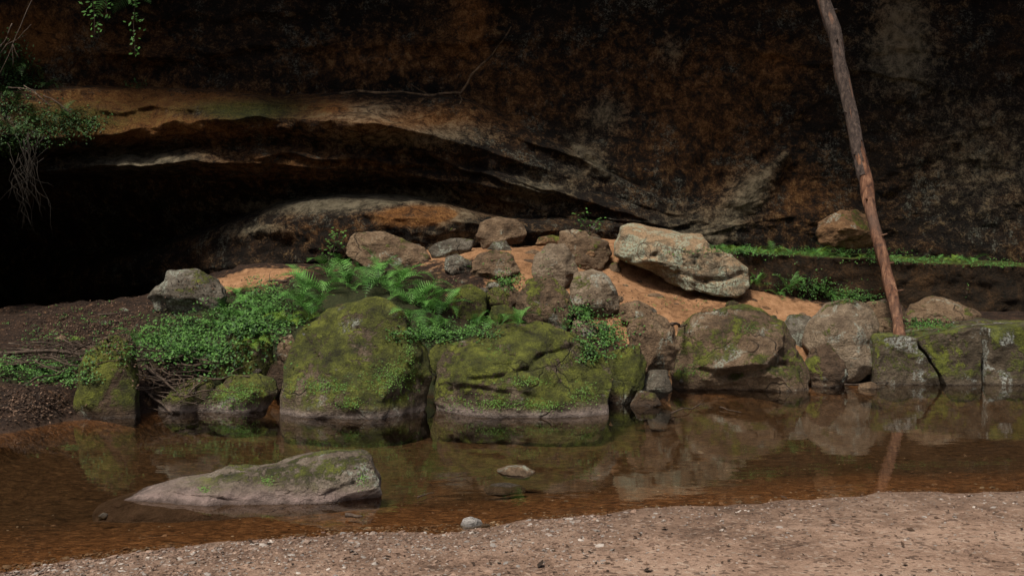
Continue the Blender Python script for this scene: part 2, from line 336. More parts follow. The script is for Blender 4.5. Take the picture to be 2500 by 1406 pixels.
mpo=t.scaled(tc,(1,1.6,1))
ck=t.vor(t.warp(mpo,4,.35),3.2,'DISTANCE_TO_EDGE'); fl=t.noise(mpo,14,5,.75,1.)
bedc=t.ramp(fl,[(.35,(.020,.012,.007)),(.5,(.062,.038,.022)),(.66,(.14,.092,.056))])
bedc=t.mix(t.mr(ck,0.,.03,.65,0.),bedc,(.008,.005,.004))
bedc=t.mix(t.mr(z,-.14,-.02,0.,1.),bedc,t.mix(1.,bedc,(2.2,1.85,1.6),'MULTIPLY'))
under=t.mr(z,-.006,.004,1.,0.)
c=t.mix(under,c,bedc)
damp=t.mr(t.ma('ADD',z,t.mr(n2,.3,.7,-.02,.02)),.0,.06,.55,0.)
c=t.mix(t.ma('MULTIPLY',damp,t.ma('SUBTRACT',1.,under)),c,(.05,.03,.02))
t.pbr(c,.92,t.bump(t.ma('ADD',n2,t.ma('MULTIPLY',n3,.45)),.035,1.),.2)
ground=mesh('ground',vs,fs,t.m)
ca=ground.data.color_attributes.new('mask','FLOAT_COLOR','POINT'); ca.data.foreach_set('color',np.array(att,np.float32).ravel())
tag(ground,'sandy near shore, brown stream bed and earthen far bank','ground',kind='structure')
bv_g=BVHTree.FromPolygons([Vector(v) for v in vs],fs)
# ---------------- water ----------------
t=T('stream_water'); tc=t.n('ShaderNodeTexCoord').outputs['Object']
mpo=t.scaled(tc,(1,2.2,1))
h=t.ma('ADD',t.noise(mpo,2.2,3,.5),t.ma('MULTIPLY',t.noise(mpo,14,2,.5),.10))
nb=t.bump(h,.004,.32)
fr=t.n('ShaderNodeFresnel'); fr.inputs[0].default_value=1.34; t.nt.links.new(nb,fr.inputs[1])
tr=t.n('ShaderNodeBsdfTransparent'); tr.inputs[0].default_value=(.78,.69,.56,1)
gl=t.n('ShaderNodeBsdfGlossy'); gl.inputs['Roughness'].default_value=.012; t.nt.links.new(nb,gl.inputs['Normal']); gl.inputs[0].default_value=(1,1,1,1)
mx=t.n('ShaderNodeMixShader'); t.nt.links.new(t.mr(fr.outputs[0],0.,1.,0.,1.05),mx.inputs[0]); t.nt.links.new(tr.outputs[0],mx.inputs[1]); t.nt.links.new(gl.outputs[0],mx.inputs[2]); t.nt.links.new(mx.outputs[0],t.out.inputs[0])
wv=[(x,y,0) for y in np.linspace(3.2,12.3,12) for x in np.linspace(-60,60,30)]
wf=[(i*30+j,i*30+j+1,(i+1)*30+j+1,(i+1)*30+j) for i in range(11) for j in range(29)]
water=mesh('water',wv,wf,t.m); tag(water,'still shallow brown stream reflecting the boulders','water',kind='structure')
# ---------------- rocks ----------------
ICO={}
def ico(n):
    if n not in ICO:
        bm=bmesh.new(); bmesh.ops.create_icosphere(bm,subdivisions=n,radius=1)
        ICO[n]=([v.co.copy() for v in bm.verts],[tuple(v.index for v in f.verts) for f in bm.faces]); bm.free()
    return ICO[n]
BV=[('cliff',bv_cliff),('ground',bv_g)]
def cast(px,py,bvs=None):
    d=ray(px,py).normalized(); best=None
    for o,b in (bvs or BV):
        h=b.ray_cast(Vector((0,0,H)),d)
        if h[0] is not None and (best is None or h[3]<best[2]): best=(h[0],h[1],h[3])
    return best
NR=[0]
def rock(label,poly,Y,mat,D=None,sub=5,seed=0,n=2.6,lean=.3,disp=1.,name='boulder',cat='boulder',group=None,cuts=14,parent=None,creases=(),ext=0,auto=None,sm=4):
    NR[0]+=1; rnd=random.Random(seed*13+NR[0]*7+1)
    lo_=max(p[1] for p in poly); hi_=min(p[1] for p in poly); cxp=(max(p[0] for p in poly)+min(p[0] for p in poly))/2
    if auto is None: auto=(ext==0 and Y>11.3)
    if auto:
        h=bv_g.ray_cast(Vector((0,0,H)),ray(cxp,lo_-.10*(lo_-hi_)).normalized())
        if h[0] is not None and h[0].y>9.5: Y=h[0].y+.10
    if ext: poly=[(a,b+ext*max(0,min(1,(b-(lo_-.18*(lo_-hi_)))/(.12*(lo_-hi_))))) for a,b in poly]
    W3=[P(a,b,Y) for a,b in poly]
    cx=(min(p.x for p in W3)+max(p.x for p in W3))/2; cz=(min(p.z for p in W3)+max(p.z for p in W3))/2
    w=(max(p.x for p in W3)-min(p.x for p in W3))/2; h=(max(p.z for p in W3)-min(p.z for p in W3))/2
    if D is None: D=.6*min(w,h*1.15)+.1*max(w,h)
    N=360; tab=[]
    Q=[((p.x-cx)/w,(p.z-cz)/h) for p in W3]
    for k in range(N):
        th=2*math.pi*k/N; dx,dz=math.cos(th),math.sin(th); best=0
        for i in range(len(Q)):
            a=Q[i];b=Q[(i+1)%len(Q)]
            ax,az=a;ex,ez=b[0]-ax,b[1]-az
            den=dx*ez-dz*ex
            if abs(den)<1e-9: continue
            r=(ax*ez-az*ex)/den; s=(ax*dz-az*dx)/den
            if r>0 and -1e-6<=s<=1+1e-6: best=max(best,r)
        tab.append(best or 1)
    tab=[sum(tab[(k+q)%N] for q in range(-sm,sm+1))/(2*sm+1) for k in range(N)]
    planes=[]
    while len(planes)<cuts:
        v=Vector((rnd.gauss(0,.6),-abs(rnd.gauss(.4,.5)),rnd.gauss(.2,.6))).normalized()
        if v.y<-.35: planes.append((v,max(rnd.uniform(.64,.93),.97*math.sqrt(1-v.y*v.y))))
    for _ in range(4):
        v=Vector((rnd.gauss(0,.6),abs(rnd.gauss(.8,.3))+.4,rnd.gauss(0,.5))).normalized(); planes.append((v,max(rnd.uniform(.7,.9),.97*math.sqrt(1-v.y*v.y))))
    V,Fc=ico(sub); sz=math.sqrt(w*h); out=[]; off=Vector((rnd.uniform(-50,50),rnd.uniform(-50,50),rnd.uniform(-50,50)))
    for d in V:
        s=math.hypot(d.x,d.z); th=math.atan2(d.z,d.x)%(2*math.pi); f=th/(2*math.pi)*N; i0=int(f)%N; r=tab[i0]*(1-f%1)+tab[(i0+1)%N]*(f%1)
        k=(s**n+abs(d.y)**n)**(-1/n); q=d*k
        for pn,pd in planes:
            e=q.dot(pn)-pd
            if e>0: q=q-pn*(e*.97)
        sc=1+.05*disp*noise.fractal(q*1.4+off,1,2.,3)
        x=q.x*r*w*sc; z=q.z*r*h*sc; y=q.y*D*sc
        o=Vector((x,y,z)); 
        ln=noise.fractal(Vector((o.x,o.y,o.z*1.6))*(2.2/max(sz,.15)**.5)+off,.8,2.15,6)
        rg=noise.ridged_multi_fractal(o*(1.3/max(sz,.15)**.5)+off,.9,2.1,4,1,2)
        am=sz*.075*disp
        o+=q.normalized()*(ln*am-max(0,rg-1.2)*am*1.0)
        if creases and o.y<0:
            wp=Vector((cx+o.x,Y+o.y+lean*o.z,cz+o.z)); zc=(wp-Vector((0,0,H))); 
            fx=zc.dot(FW); ppx=1250+zc.x/fx*F+10*noise.noise(wp*3); ppy=703-zc.dot(UP)/fx*F+14*noise.noise(wp*3+Vector((9,9,9)))
            for path,wd,dp in creases:
                for a_,b_ in zip(path,path[1:]):
                    dd,_t=seg_d(ppx,ppy,a_,b_)
                    if dd<wd*4:
                        sg=1 if (b_[0]-a_[0])*(ppy-a_[1])-(b_[1]-a_[1])*(ppx-a_[0])>0 else -1
                        o.y+=dp*math.exp(-(dd/wd)**2)*.6+(dp*.35*sg*math.exp(-(dd/(wd*2.2))**2))/max(1,len(path)-1)
        o.y+=lean*o.z
        out.append((cx+o.x,Y+o.y,cz+o.z))
    ob=mesh(name,out,Fc,MAT[mat] if isinstance(mat,str) else mat,(cx,Y,cz-h),parent)
    tag(ob,label,cat,group)
    bv=BVHTree.FromPolygons([Vector(v) for v in out],Fc); BV.append((ob,bv))
    return ob,bv
b_stand=rock('upright dark boulder with bright moss cap at the left end of the front row',[(190,960),(192,900),(206,858),(228,830),(262,816),(298,832),(322,875),(340,950),(352,1012),(320,1018),(215,1018),(194,1005)],9.35,'mossy',sub=5,seed=1,ext=30,n=2.1,disp=.6,cuts=5)
rock('low dark mossy boulder touching the water right of the driftwood pile',[(388,985),(410,955),(450,930),(500,922),(517,945),(508,990),(470,1008),(395,1008)],9.6,'mossy2',sub=4,seed=2,ext=25)
b_lw=rock('low angular boulder with bright green leafy growth, left of the large domed mossy boulder',[(483,1005),(500,950),(550,925),(620,915),(668,925),(677,965),(650,1005),(580,1018),(490,1018)],9.65,'mossy2',sub=5,seed=3,ext=25)
b_fern=rock('squat dark mossy boulder with a small fern on it, above the low angular boulder',[(522,900),(530,850),(560,815),(600,792),(640,790),(660,830),(668,880),(645,930),(540,925)],10.4,'mossy2',sub=5,seed=4)
b_A=rock('large domed moss covered boulder at the water edge, tallest in the front row',[(696,1000),(698,920),(706,850),(730,808),(785,768),(840,738),(890,728),(945,736),(985,768),(1008,815),(1040,862),(1052,910),(1042,985),(1024,1030),(850,1030),(710,1028)],9.75,'mossy2',sub=6,seed=5,D=.55,ext=35,n=2.4,disp=.68,cuts=9,lean=.4,
 creases=[([(745,820),(772,870),(762,925)],7,.045),([(800,780),(870,800),(930,860)],7,.035),([(960,800),(985,880),(1035,930)],8,.04)])
b_B=rock('widest mossy boulder with a flat top and diagonal folds, right of the domed boulder',[(1056,1030),(1062,960),(1064,885),(1095,845),(1180,820),(1220,797),(1340,795),(1400,813),(1455,843),(1486,895),(1486,960),(1466,1036),(1250,1036),(1064,1034)],9.7,'mossy2',sub=6,seed=16,D=.55,ext=35,n=2.7,disp=.72,cuts=10,lean=.35,
 creases=[([(1150,930),(1210,915),(1290,900),(1320,865),(1400,845)],7,.06),([(1110,945),(1180,950),(1300,965)],6,.05),([(1215,850),(1260,870),(1240,900)],7,.06)])
rock('small mossy boulder wedged behind the gap between the two largest mossy boulders',[(1042,900),(1050,850),(1080,832),(1140,838),(1155,900),(1090,930)],10.7,'mossy',sub=4,seed=7)
rock('dark green mossy boulder against the right end of the widest boulder',[(1478,960),(1482,865),(1520,848),(1567,844),(1584,890),(1566,955),(1530,1000),(1484,1000)],10.2,'mossy',sub=5,seed=8,ext=20)
rock('upright brown boulder between the dark mossy one and the big sandy boulder',[(1536,870),(1533,803),(1558,773),(1612,769),(1649,798),(1658,850),(1646,900),(1568,910)],10.7,'tan',sub=5,seed=9)
rock('small grey stone at the water edge below the upright brown boulder',[(1558,935),(1590,903),(1630,905),(1642,950),(1610,975),(1562,970)],10.3,'gray',sub=4,seed=10,cat='stone',name='stone')
rock('small dark wet stone lowest in the gap right of the widest mossy boulder',[(1538,990),(1560,955),(1602,960),(1615,990),(1560,1008)],9.9,'brown',sub=4,seed=11,cat='stone',name='stone')
b_C=rock('big sandy brown boulder with dark undercut base and mossy lower left',[(1634,935),(1648,860),(1676,796),(1716,765),(1790,750),(1875,752),(1925,788),(1950,850),(1972,900),(1958,945),(1880,955),(1800,952),(1700,952),(1642,948)],11.3,'semi',sub=6,seed=12,D=.6,lean=.4,ext=15,disp=.8,
 creases=[([(1700,900),(1800,905),(1930,890)],12,.12),([(1680,800),(1700,870)],8,.05)])
b_D=rock('tall smooth greyish tan boulder leaning right beside the lichened blocks',[(1960,838),(1982,788),(2028,741),(2090,731),(2133,747),(2150,800),(2142,860),(2114,905),(2070,930),(1992,905)],11.8,'pale',sub=5,seed=13,D=.42,disp=.5,auto=False)
rock('rounded brown stone at the water under the tall greyish tan boulder',[(1966,890),(1990,850),(2030,843),(2062,880),(2068,920),(2045,945),(1980,948)],11.3,'brown',sub=5,seed=14,ext=15)
rock('pale stone peeking between the big sandy boulder and the tall greyish one',[(1908,805),(1930,770),(1985,768),(1998,800),(1975,850),(1925,850)],12.1,'gray',sub=4,seed=15,cat='stone',name='stone')
rock('flat tan rock behind the foot of the leaning trunk, left side',[(2100,775),(2120,735),(2170,728),(2205,745),(2212,790),(2150,805)],12.6,'tan',sub=4,seed=16,auto=False)
rock('small squarish tan rock directly left of the foot of the leaning trunk',[(2138,805),(2145,778),(2185,776),(2196,800),(2190,835),(2145,837)],12.2,'tan',sub=4,seed=17,name='stone',cat='stone',auto=False)
rock('wide low greyish brown rock right of the foot of the leaning trunk',[(2203,790),(2225,742),(2280,723),(2340,735),(2385,760),(2404,795),(2330,820),(2225,824)],12.6,'tan',sub=5,seed=18,auto=False)
def block(label,poly,Y0,Y1,mat,seed):
    rnd=random.Random(seed); off=Vector((seed*3.1,0,0)); nu=100; nd=26
    W3=[P(a,b,Y0) for a,b in poly]; cx=sum(p.x for p in W3)/len(W3); cz=sum(p.z for p in W3)/len(W3)
    per=[(W3[(i+1)%len(W3)]-W3[i]).length for i in range(len(W3))]; tot=sum(per); outl=[]
    for k in range(nu):
        s=k/nu*tot; i=0
        while s>per[i]: s-=per[i]; i+=1
        q=W3[i].lerp(W3[(i+1)%len(W3)],s/per[i]); outl.append((q.x,q.z))
    rings=[]
    for k in range(13): rings.append((.02+.93*k/12,Y0))
    rings+= [(.975,Y0+.012),(.992,Y0+.035),(1.,Y0+.07)]
    for k in range(1,nd): rings.append((1.,Y0+.07+(Y1-Y0-.07)*k/(nd-1)))
    rings+=[(.6,Y1),(.05,Y1)]
    vs=[]
    for sc_,y in rings:
        for x,z in outl:
            q=Vector((cx+(x-cx)*sc_,y,cz+(z-cz)*sc_)); n_=noise.fractal(q*2.6+off,.85,2.1,6); m_=noise.fractal(q*2.2+off+Vector((7,7,7)),.9,2.1,5)
            dr=Vector(((x-cx),0,(z-cz))).normalized()
            f=min(1,max(0,(sc_-.7)/.3))
            q+=dr*(m_*.035*f)+Vector((0,1,0))*(n_*.07+.18*(q.z-cz)); 
            vs.append(tuple(q))
    fs=[(i*nu+j,i*nu+(j+1)%nu,(i+1)*nu+(j+1)%nu,(i+1)*nu+j) for i in range(len(rings)-1) for j in range(nu)]
    fs.append(tuple(reversed(range(nu)))); fs.append(tuple((len(rings)-1)*nu+j for j in range(nu)))
    o=mesh('rock_block',vs,fs,MAT[mat],(cx,Y0,min(p.z for p in W3))); tag(o,label,'rock block'); b=BVHTree.FromPolygons([Vector(v) for v in vs],fs); BV.append((o,b)); return o,b
b_E1=block('split rock block with crack and mossy base where the leaning trunk stands',[(2142,975),(2136,900),(2135,826),(2150,818),(2200,820),(2240,826),(2246,850),(2268,880),(2290,915),(2306,975)],11.45,12.5,'block',3)
b_E2=block('middle dark rock block with white lichen on its top right corner',[(2314,975),(2296,915),(2274,878),(2252,846),(2248,828),(2300,812),(2350,806),(2402,800),(2404,840),(2398,890),(2392,975)],11.45,12.5,'block',5)
b_E3=block('rock block with lichened top at the right edge of the photo',[(2404,975),(2410,890),(2420,840),(2416,802),(2480,796),(2600,798),(2720,802),(2720,975)],11.45,12.5,'block',8)
b_F=rock('large pale boulder with carved lettering lying on the orange sand slope',[(1506,625),(1504,590),(1518,549),(1560,546),(1640,557),(1722,572),(1738,602),(1790,620),(1824,655),(1820,703),(1790,725),(1720,718),(1650,696),(1590,660),(1540,643)],13.3,'grn',sub=6,seed=27,D=.5,lean=.5,n=3,disp=.75,cuts=14,name='carved_boulder',auto=False,sm=1,creases=[([(1520,640),(1600,625),(1650,668),(1720,692),(1815,672)],7,.07),([(1735,600),(1700,640),(1720,690)],6,.04)])
rock('long greyish brown boulder behind the fern clump',[(848,600),(860,568),(930,564),(990,586),(1038,602),(1050,635),(1005,664),(900,654),(850,625)],13.7,'tan',sub=5,seed=23)
rock('flat grey lichened rock right of the long greyish brown boulder',[(1045,610),(1070,590),(1110,580),(1157,586),(1154,615),(1110,634),(1058,632)],13.8,'gray',sub=4,seed=24)
rock('rounded tan boulder highest on the mound, under the cliff slab',[(1164,580),(1173,542),(1215,528),(1262,534),(1290,565),(1275,594),(1220,606),(1176,607)],14.1,'tan',sub=5,seed=25,auto=False)
rock('grey lichened stone below the flat grey rock',[(1083,660),(1088,628),(1115,618),(1152,638),(1150,670),(1110,677)],13.4,'gray',sub=4,seed=26,name='stone',cat='stone')
rock('broad grey tan rock in the middle of the mound',[(1146,665),(1163,622),(1210,609),(1254,626),(1268,662),(1227,687),(1158,686)],13.3,'tan',sub=5,seed=27)
rock('small pale grey stone below the highest tan boulder',[(1186,612),(1203,590),(1235,588),(1252,612),(1235,628),(1198,628)],13.7,'gray',sub=4,seed=28,name='stone',cat='stone',auto=False)
rock('pale pointed boulder with greenish lower half on the orange slope',[(1298,668),(1303,625),(1338,595),(1380,594),(1408,640),(1412,675),(1374,707),(1316,700)],13.3,'pale',sub=5,seed=29)
rock('tilted brown slab boulder behind the pale pointed one',[(1358,600),(1368,562),(1434,563),(1488,591),(1493,620),(1466,663),(1410,658),(1376,625)],13.7,'tan',sub=5,seed=30)
rock('tan and grey boulder below the tilted brown slab, above the mossy rocks',[(1393,700),(1406,663),(1450,659),(1495,676),(1508,720),(1513,762),(1450,780),(1395,754)],12.7,'pale',sub=5,seed=31)
rock('tall brown boulder with mossy patches in the centre of the bank',[(1258,730),(1286,684),(1350,676),(1390,711),(1401,770),(1376,814),(1296,814),(1264,780)],12.0,'semi',sub=5,seed=32)
rock('yellow green mossy rock right of the fern clump',[(1103,745),(1111,700),(1150,693),(1190,718),(1187,765),(1140,792),(1106,784)],12.0,'mossy',sub=4,seed=33)
rock('dark mossy rock between the yellow green rock and the tall brown boulder',[(1170,735),(1190,688),(1240,684),(1272,715),(1268,765),(1200,774)],12.2,'semi',sub=4,seed=34)
rock('low dark rock over the small ferns in the centre of the bank',[(1188,790),(1200,748),(1235,742),(1268,770),(1265,800),(1200,805)],11.6,'mossy2',sub=4,seed=35)
rock('smooth tan rock behind the upright brown boulder',[(1512,785),(1518,744),(1560,735),(1602,748),(1608,799),(1560,816)],11.7,'tan',sub=4,seed=36)
rock('small pale round stone above the right end of the widest mossy boulder',[(1394,812),(1400,785),(1430,780),(1456,795),(1455,822),(1415,828)],11.2,'pale',sub=4,seed=37,name='stone',cat='stone',auto=True)
rock('tiny tan stone right of the small pale round stone',[(1454,812),(1460,786),(1480,784),(1490,808),(1470,818)],11.3,'tan',sub=3,seed=38,name='stone',cat='stone',auto=True)
rock('small brown stone between the carved boulder and the tilted brown slab',[(1484,668),(1488,645),(1505,638),(1518,655),(1512,672)],13.2,'semi',sub=3,seed=39,name='stone',cat='stone')
rock('grey lichened boulder at the left end of the sandy ridge by the dark hollow',[(356,725),(398,688),(403,661),(470,657),(526,680),(554,722),(536,767),(460,772),(391,759)],13.2,'gray',sub=5,seed=40)
rock('flat brown slab lying behind the highest tan boulder',[(1308,597),(1315,578),(1350,572),(1390,585),(1385,602)],14.2,'org',sub=4,seed=41)
rock('orange and grey boulder resting on the mossy ledge behind the leaning trunk',[(1990,575),(2008,542),(2050,512),(2102,508),(2132,528),(2138,600),(2060,607),(1994,596)],14.3,'org',sub=5,seed=42,D=.3,auto=False)
rock('small tan stone left of the domed mossy boulder',[(672,860),(680,825),(710,818),(725,850),(715,880),(680,882)],10.5,'tan',sub=4,seed=43,name='stone',cat='stone')
rock('dark mossy stone between the fern topped boulder and the domed boulder',[(648,925),(655,890),(680,878),(702,900),(700,950),(670,965)],10.3,'brown',sub=4,seed=44,name='stone',cat='stone')
rock('small brown stone at the foot of the tall brown boulder',[(1385,780),(1392,748),(1420,742),(1440,765),(1430,790)],11.9,'brown',sub=4,seed=45,name='stone',cat='stone')
rock('low brown stone at the water right of the rounded brown stone',[(2090,955),(2100,938),(2130,932),(2150,945),(2140,960)],11.1,'tan',sub=3,seed=46,name='stone',cat='stone',auto=False)
b_G=rock('long wedge shaped boulder lying in the stream in the foreground',[(238,1236),(300,1214),(360,1196),(500,1166),(570,1150),(640,1148),(735,1120),(800,1115),(880,1120),(902,1143),(922,1200),(934,1275),(880,1285),(650,1285),(450,1276),(270,1262)],6.32,'wetg',sub=6,seed=47,D=.42,lean=.4,disp=.65,cuts=11,ext=60,n=2.8,sm=3,creases=[([(800,1205),(860,1185),(905,1145)],8,.04),([(640,1155),(700,1205),(690,1245)],8,.03),([(420,1200),(540,1225),(620,1220)],7,.025)])
rock('nearer of two small grey stones breaking the water in mid stream',[(1178,1192),(1200,1183),(1240,1180),(1275,1185),(1286,1198),(1230,1208),(1190,1204)],6.6,'gray',sub=4,seed=48,D=.11,name='stone',cat='stone',auto=False,lean=0)
rock('farther of two small dark stones just under the water in mid stream',[(1211,1150),(1240,1140),(1280,1137),(1307,1149),(1292,1166),(1233,1166)],6.98,'tan',sub=4,seed=49,D=.15,name='stone',cat='stone',auto=False,lean=0)
rock('whitish rough stone on the near shore at the water edge',[(1122,1284),(1130,1268),(1150,1263),(1172,1270),(1180,1284),(1160,1298),(1130,1298)],5.66,'white',sub=4,seed=50,D=.06,name='stone',cat='stone')
rock('small tan stone on the near shore right of the whitish stone',[(1168,1290),(1176,1280),(1195,1281),(1200,1292),(1180,1300)],5.64,'tan',sub=3,seed=51,D=.04,name='stone',cat='stone')
rock('small pale pebble in the shallow water below the left tip of the wedge boulder',[(238,1259),(250,1252),(262,1256),(260,1268),(243,1269)],5.85,'gray',sub=3,seed=52,D=.03,name='stone',cat='stone')
rs=random.Random(5)
extra=[(1290,640),(1225,690),(1340,715),(1560,690),(1600,725),(1650,745),(1840,735),(1300,620),(1440,655),(1130,690),(1510,730),(1960,770),(1890,775),(1790,745),(750,815),(1180,710),(1050,665),(1020,600),(1100,560),(480,775),(330,720),(1670,930),(2120,920),(620,905),(1500,930),(1070,690),(1250,600),(1285,700),(1380,735),(1525,700),(1500,790),(1550,760),(1205,700),(1060,640),(1440,620),(1330,745),(1590,760),(1870,755),(1730,760),(980,660),(250,790),(150,830),(300,760),(420,780)]
for i,(a,b) in enumerate(extra):
    h=cast(a,b); s=rs.uniform(8,19)
    if not h: continue
    Yd=h[0].y+.03
    rock('small half buried stone on the sandy bank',[(a+s*math.cos(q)*rs.uniform(.8,1.25),b-s*.62*math.sin(q)*rs.uniform(.8,1.2)) for q in [k*math.pi/4 for k in range(8)]],Yd,rs.choice(['tan','brown','gray','org','tan']),sub=3,seed=60+i,name='stone',cat='stone',group='half buried stones on the bank',auto=False)
# ---------------- ledge ----------------
vs=[];fs=[];nc=240
for j in range(nc):
    px=1700+j*(3400-1700)/(nc-1); e=614+max(0,(px-1740))*.052+4*noise.noise(Vector((px*.02,0,0)))
    Yf=13.5+.12*math.sin(px*.01)+(.9*max(0,(1800-px)/100)); 
    loop=[]
    top=P(px,e,Yf); zt=top.z; zb=P(px,760,Yf).z-.3
    def add(p,am):
        n=noise.fractal(Vector((p[0]*1.8,p[1]*1.8,p[2]*2.5)),.9,2.1,5); loop.append((p[0],p[1]+n*am,p[2]+n*am*.3))
    for k in range(14): t_=k/13; add((top.x*(1+.12*(1-t_)),15.6+(Yf-15.6)*t_,zt+.08*(1-t_)),.04)
    for k in range(1,34): t_=k/33; add((top.x,Yf+.03*min(1,t_*6)-.10*t_,zt+(zb-zt)*t_),.08)
    vs+=loop
L=len(loop)
for j in range(nc-1):
    for k in range(L-1): fs.append((j*L+k,j*L+k+1,(j+1)*L+k+1,(j+1)*L+k))
t=T('ledge_rock'); tc=t.n('ShaderNodeTexCoord').outputs['Object']; pos,z,nz=t.geo(); n2=t.noise(tc,4,8,.7,.4);n3=t.noise(tc,35,5,.75)
c=t.ramp(t.ma('ADD',t.ma('MULTIPLY',n2,.6),t.ma('MULTIPLY',n3,.4)),[(.40,(.006,.005,.003)),(.52,(.026,.015,.007)),(.64,(.085,.045,.018))])
mk=t.mr(t.ma('ADD',nz,t.mr(n2,.3,.7,-.35,.35)),.62,.85)
c=t.mix(mk,c,t.ramp(t.ma('ADD',t.ma('MULTIPLY',n2,.5),t.ma('MULTIPLY',n3,.5)),[(.38,(.010,.014,.003)),(.6,(.065,.085,.014))]))
t.pbr(c,.9,t.bump(t.ma('ADD',n2,t.ma('MULTIPLY',n3,.3)),.08,1.),.2)
led=mesh('rock_ledge',vs,fs,t.m,(6,13.6,.5)); tag(led,'low dark rock ledge with bright mossy rim at the cliff foot','rock ledge')
bv_led=BVHTree.FromPolygons([Vector(v) for v in vs],fs); BV.append((led,bv_led))
# ---------------- carving ----------------
GL={'O':[[(.5+.42*math.cos(a*math.pi/6),.5+.5*math.sin(a*math.pi/6)) for a in range(13)]],'T':[[(0,1),(1,1)],[(.5,1),(.5,0)]],'M':[[(0,0),(.1,1),(.5,.35),(.9,1),(1,0)]],
'K':[[(0,0),(0,1)],[(.8,1),(0,.45),(.9,0)]],'I':[[(.5,0),(.5,1)]],'L':[[(0,1),(0,0),(.8,0)]],'W':[[(0,1),(.25,0),(.5,.7),(.75,0),(1,1)]]}
carve=T('carved_groove'); carve.pbr(carve.ramp(carve.noise(carve.vec(),30,4),[(.35,(.07,.052,.032)),(.65,(.16,.12,.078))]),.95)
def glyph(ch,x,y,w,h,r=.005):
    vs=[];fs=[]
    for st in GL[ch]:
        pp=[(x+a*w,y-b*h) for a,b in st]; dense=[]
        for i in range(len(pp)-1):
            for k in range(4): dense.append((pp[i][0]+(pp[i+1][0]-pp[i][0])*k/4,pp[i][1]+(pp[i+1][1]-pp[i][1])*k/4))
        dense.append(pp[-1]); q=[]
        for a,b in dense:
            h_=cast(a,b,[(0,b_F[1])])
            if h_: q.append(h_[0]+(h_[1] if h_[1].y<0 else -h_[1])*.001)
        if len(q)>1: tube(vs,fs,q,[r]*len(q),5)
    if vs: mesh('carved_letter',vs,fs,carve.m,b_F[0].location,b_F[0])
glyph('O',1553,636,38,44,.0065)
for i,ch in enumerate('OTMOIO'): glyph(ch,1602+i*20,614+i*3,14,20)
for ch,x in zip('KLMW',(1668,1688,1706,1744)): glyph(ch,x,652,14,17)
# ---------------- leaves & ferns ----------------
def leafmat(name,c1,c2,tr=.2):
    t=T(name); v=t.vec(); r=t.n('ShaderNodeObjectInfo').outputs['Random']; ri=t.n('ShaderNodeNewGeometry').outputs['Random Per Island']
    n=t.noise(v,9,3,.6); f=t.ma('ADD',t.ma('MULTIPLY',n,.25),t.ma('ADD',t.ma('MULTIPLY',r,.55),t.ma('MULTIPLY',ri,.25)))
    c=t.ramp(f,[(.2,c1),(.85,c2)])
    b=t.pbr(c,.55,None,.25)
    tl=t.n('ShaderNodeBsdfTranslucent'); t.nt.links.new(c,tl.inputs[0]); mx=t.n('ShaderNodeMixShader'); mx.inputs[0].default_value=tr
    t.nt.links.new(b.outputs[0],mx.inputs[1]); t.nt.links.new(tl.outputs[0],mx.inputs[2]); t.nt.links.new(mx.outputs[0],t.out.inputs[0]); return t.m
FERN=leafmat('fern_green',(.022,.070,.014),(.15,.36,.075)); FERNY=leafmat('fern_yellow_green',(.08,.15,.02),(.20,.31,.045)); LIV=leafmat('liverwort_green',(.06,.13,.02),(.18,.33,.07))
def leafmat2(name,c1,c2):
    t=T(name); ri=t.n('ShaderNodeNewGeometry').outputs['Random Per Island']; t.pbr(t.ramp(ri,[(.1,c1),(.95,c2)]),.6,None,.2); return t.m
LEAF=leafmat2('leaf_green',(.012,.038,.008),(.075,.175,.034)); DLEAF=leafmat2('dark_leaf',(.010,.028,.008),(.05,.11,.026))
t=T('dead_wood'); v=t.vec(); t.pbr(t.ramp(t.noise(v,12,6,.7),[(.35,(.022,.015,.011)),(.55,(.07,.048,.034)),(.7,(.16,.12,.085))]),.85,t.bump(t.noise(v,60,3),.006,.8)); WOOD=t.m
t=T('root_bark'); v=t.vec(); t.pbr(t.ramp(t.noise(v,12,5,.7),[(.35,(.008,.006,.004)),(.7,(.035,.026,.017))]),.85); ROOT=t.m
def frond_mesh(seed,droop):
    rnd=random.Random(seed); vs=[];fs=[]; n=17
    def pos(t): return Vector((t*.80,.05*math.sin(t*3+seed),1.05*t-droop*t*t*1.05))
    tube(vs,fs,[pos(i/9) for i in range(10)],[.007*(1-i/11) for i in range(10)],4)
    for i in range(n):
        t=.14+.84*i/(n-1); p=pos(t); tg=(pos(min(1,t+.02))-pos(t-.02)).normalized()
        wl=.23*math.sin(math.pi*(.22+.78*((t-.14)/.86))**.9)+.01
        if t>.95: wl=.02
        side=Vector((0,1,0)); up=tg.cross(side)*-1
        for sg in (-1,1):
            L=wl*rnd.uniform(.9,1.08); dr=(side*sg*.93+tg*.42+up*rnd.uniform(-.2,.0)).normalized()
            cr=tg.copy(); m=5; b0=len(vs); sp=.017+.003*(1-t)
            for k in range(m*2+1):
                u=k/(m*2); w_=sp*(1-u**1.6)*(1. if k%2==0 else .4)
                c=p+dr*(L*u)-up*(.12*L*u*u)
                vs.append(tuple(c+cr*w_)); vs.append(tuple(c-cr*w_*.9))
            for k in range(m*2):
                fs.append((b0+2*k,b0+2*k+1,b0+2*k+3,b0+2*k+2))
    me=bpy.data.meshes.new('frond'); me.from_pydata(vs,[],fs); me.materials.append(FERN); me.update(); return me
FR=[frond_mesh(s,d) for s,d in ((1,.85),(2,1.1),(3,.6),(4,1.35))]
def recol(ms,mat):
    out=[]
    for m in ms:
        q=m.copy(); q.materials.clear(); q.materials.append(mat); out.append(q)
    return out
FRY=recol(FR[:2],FERNY); FRD=recol(FR[:3],DLEAF)
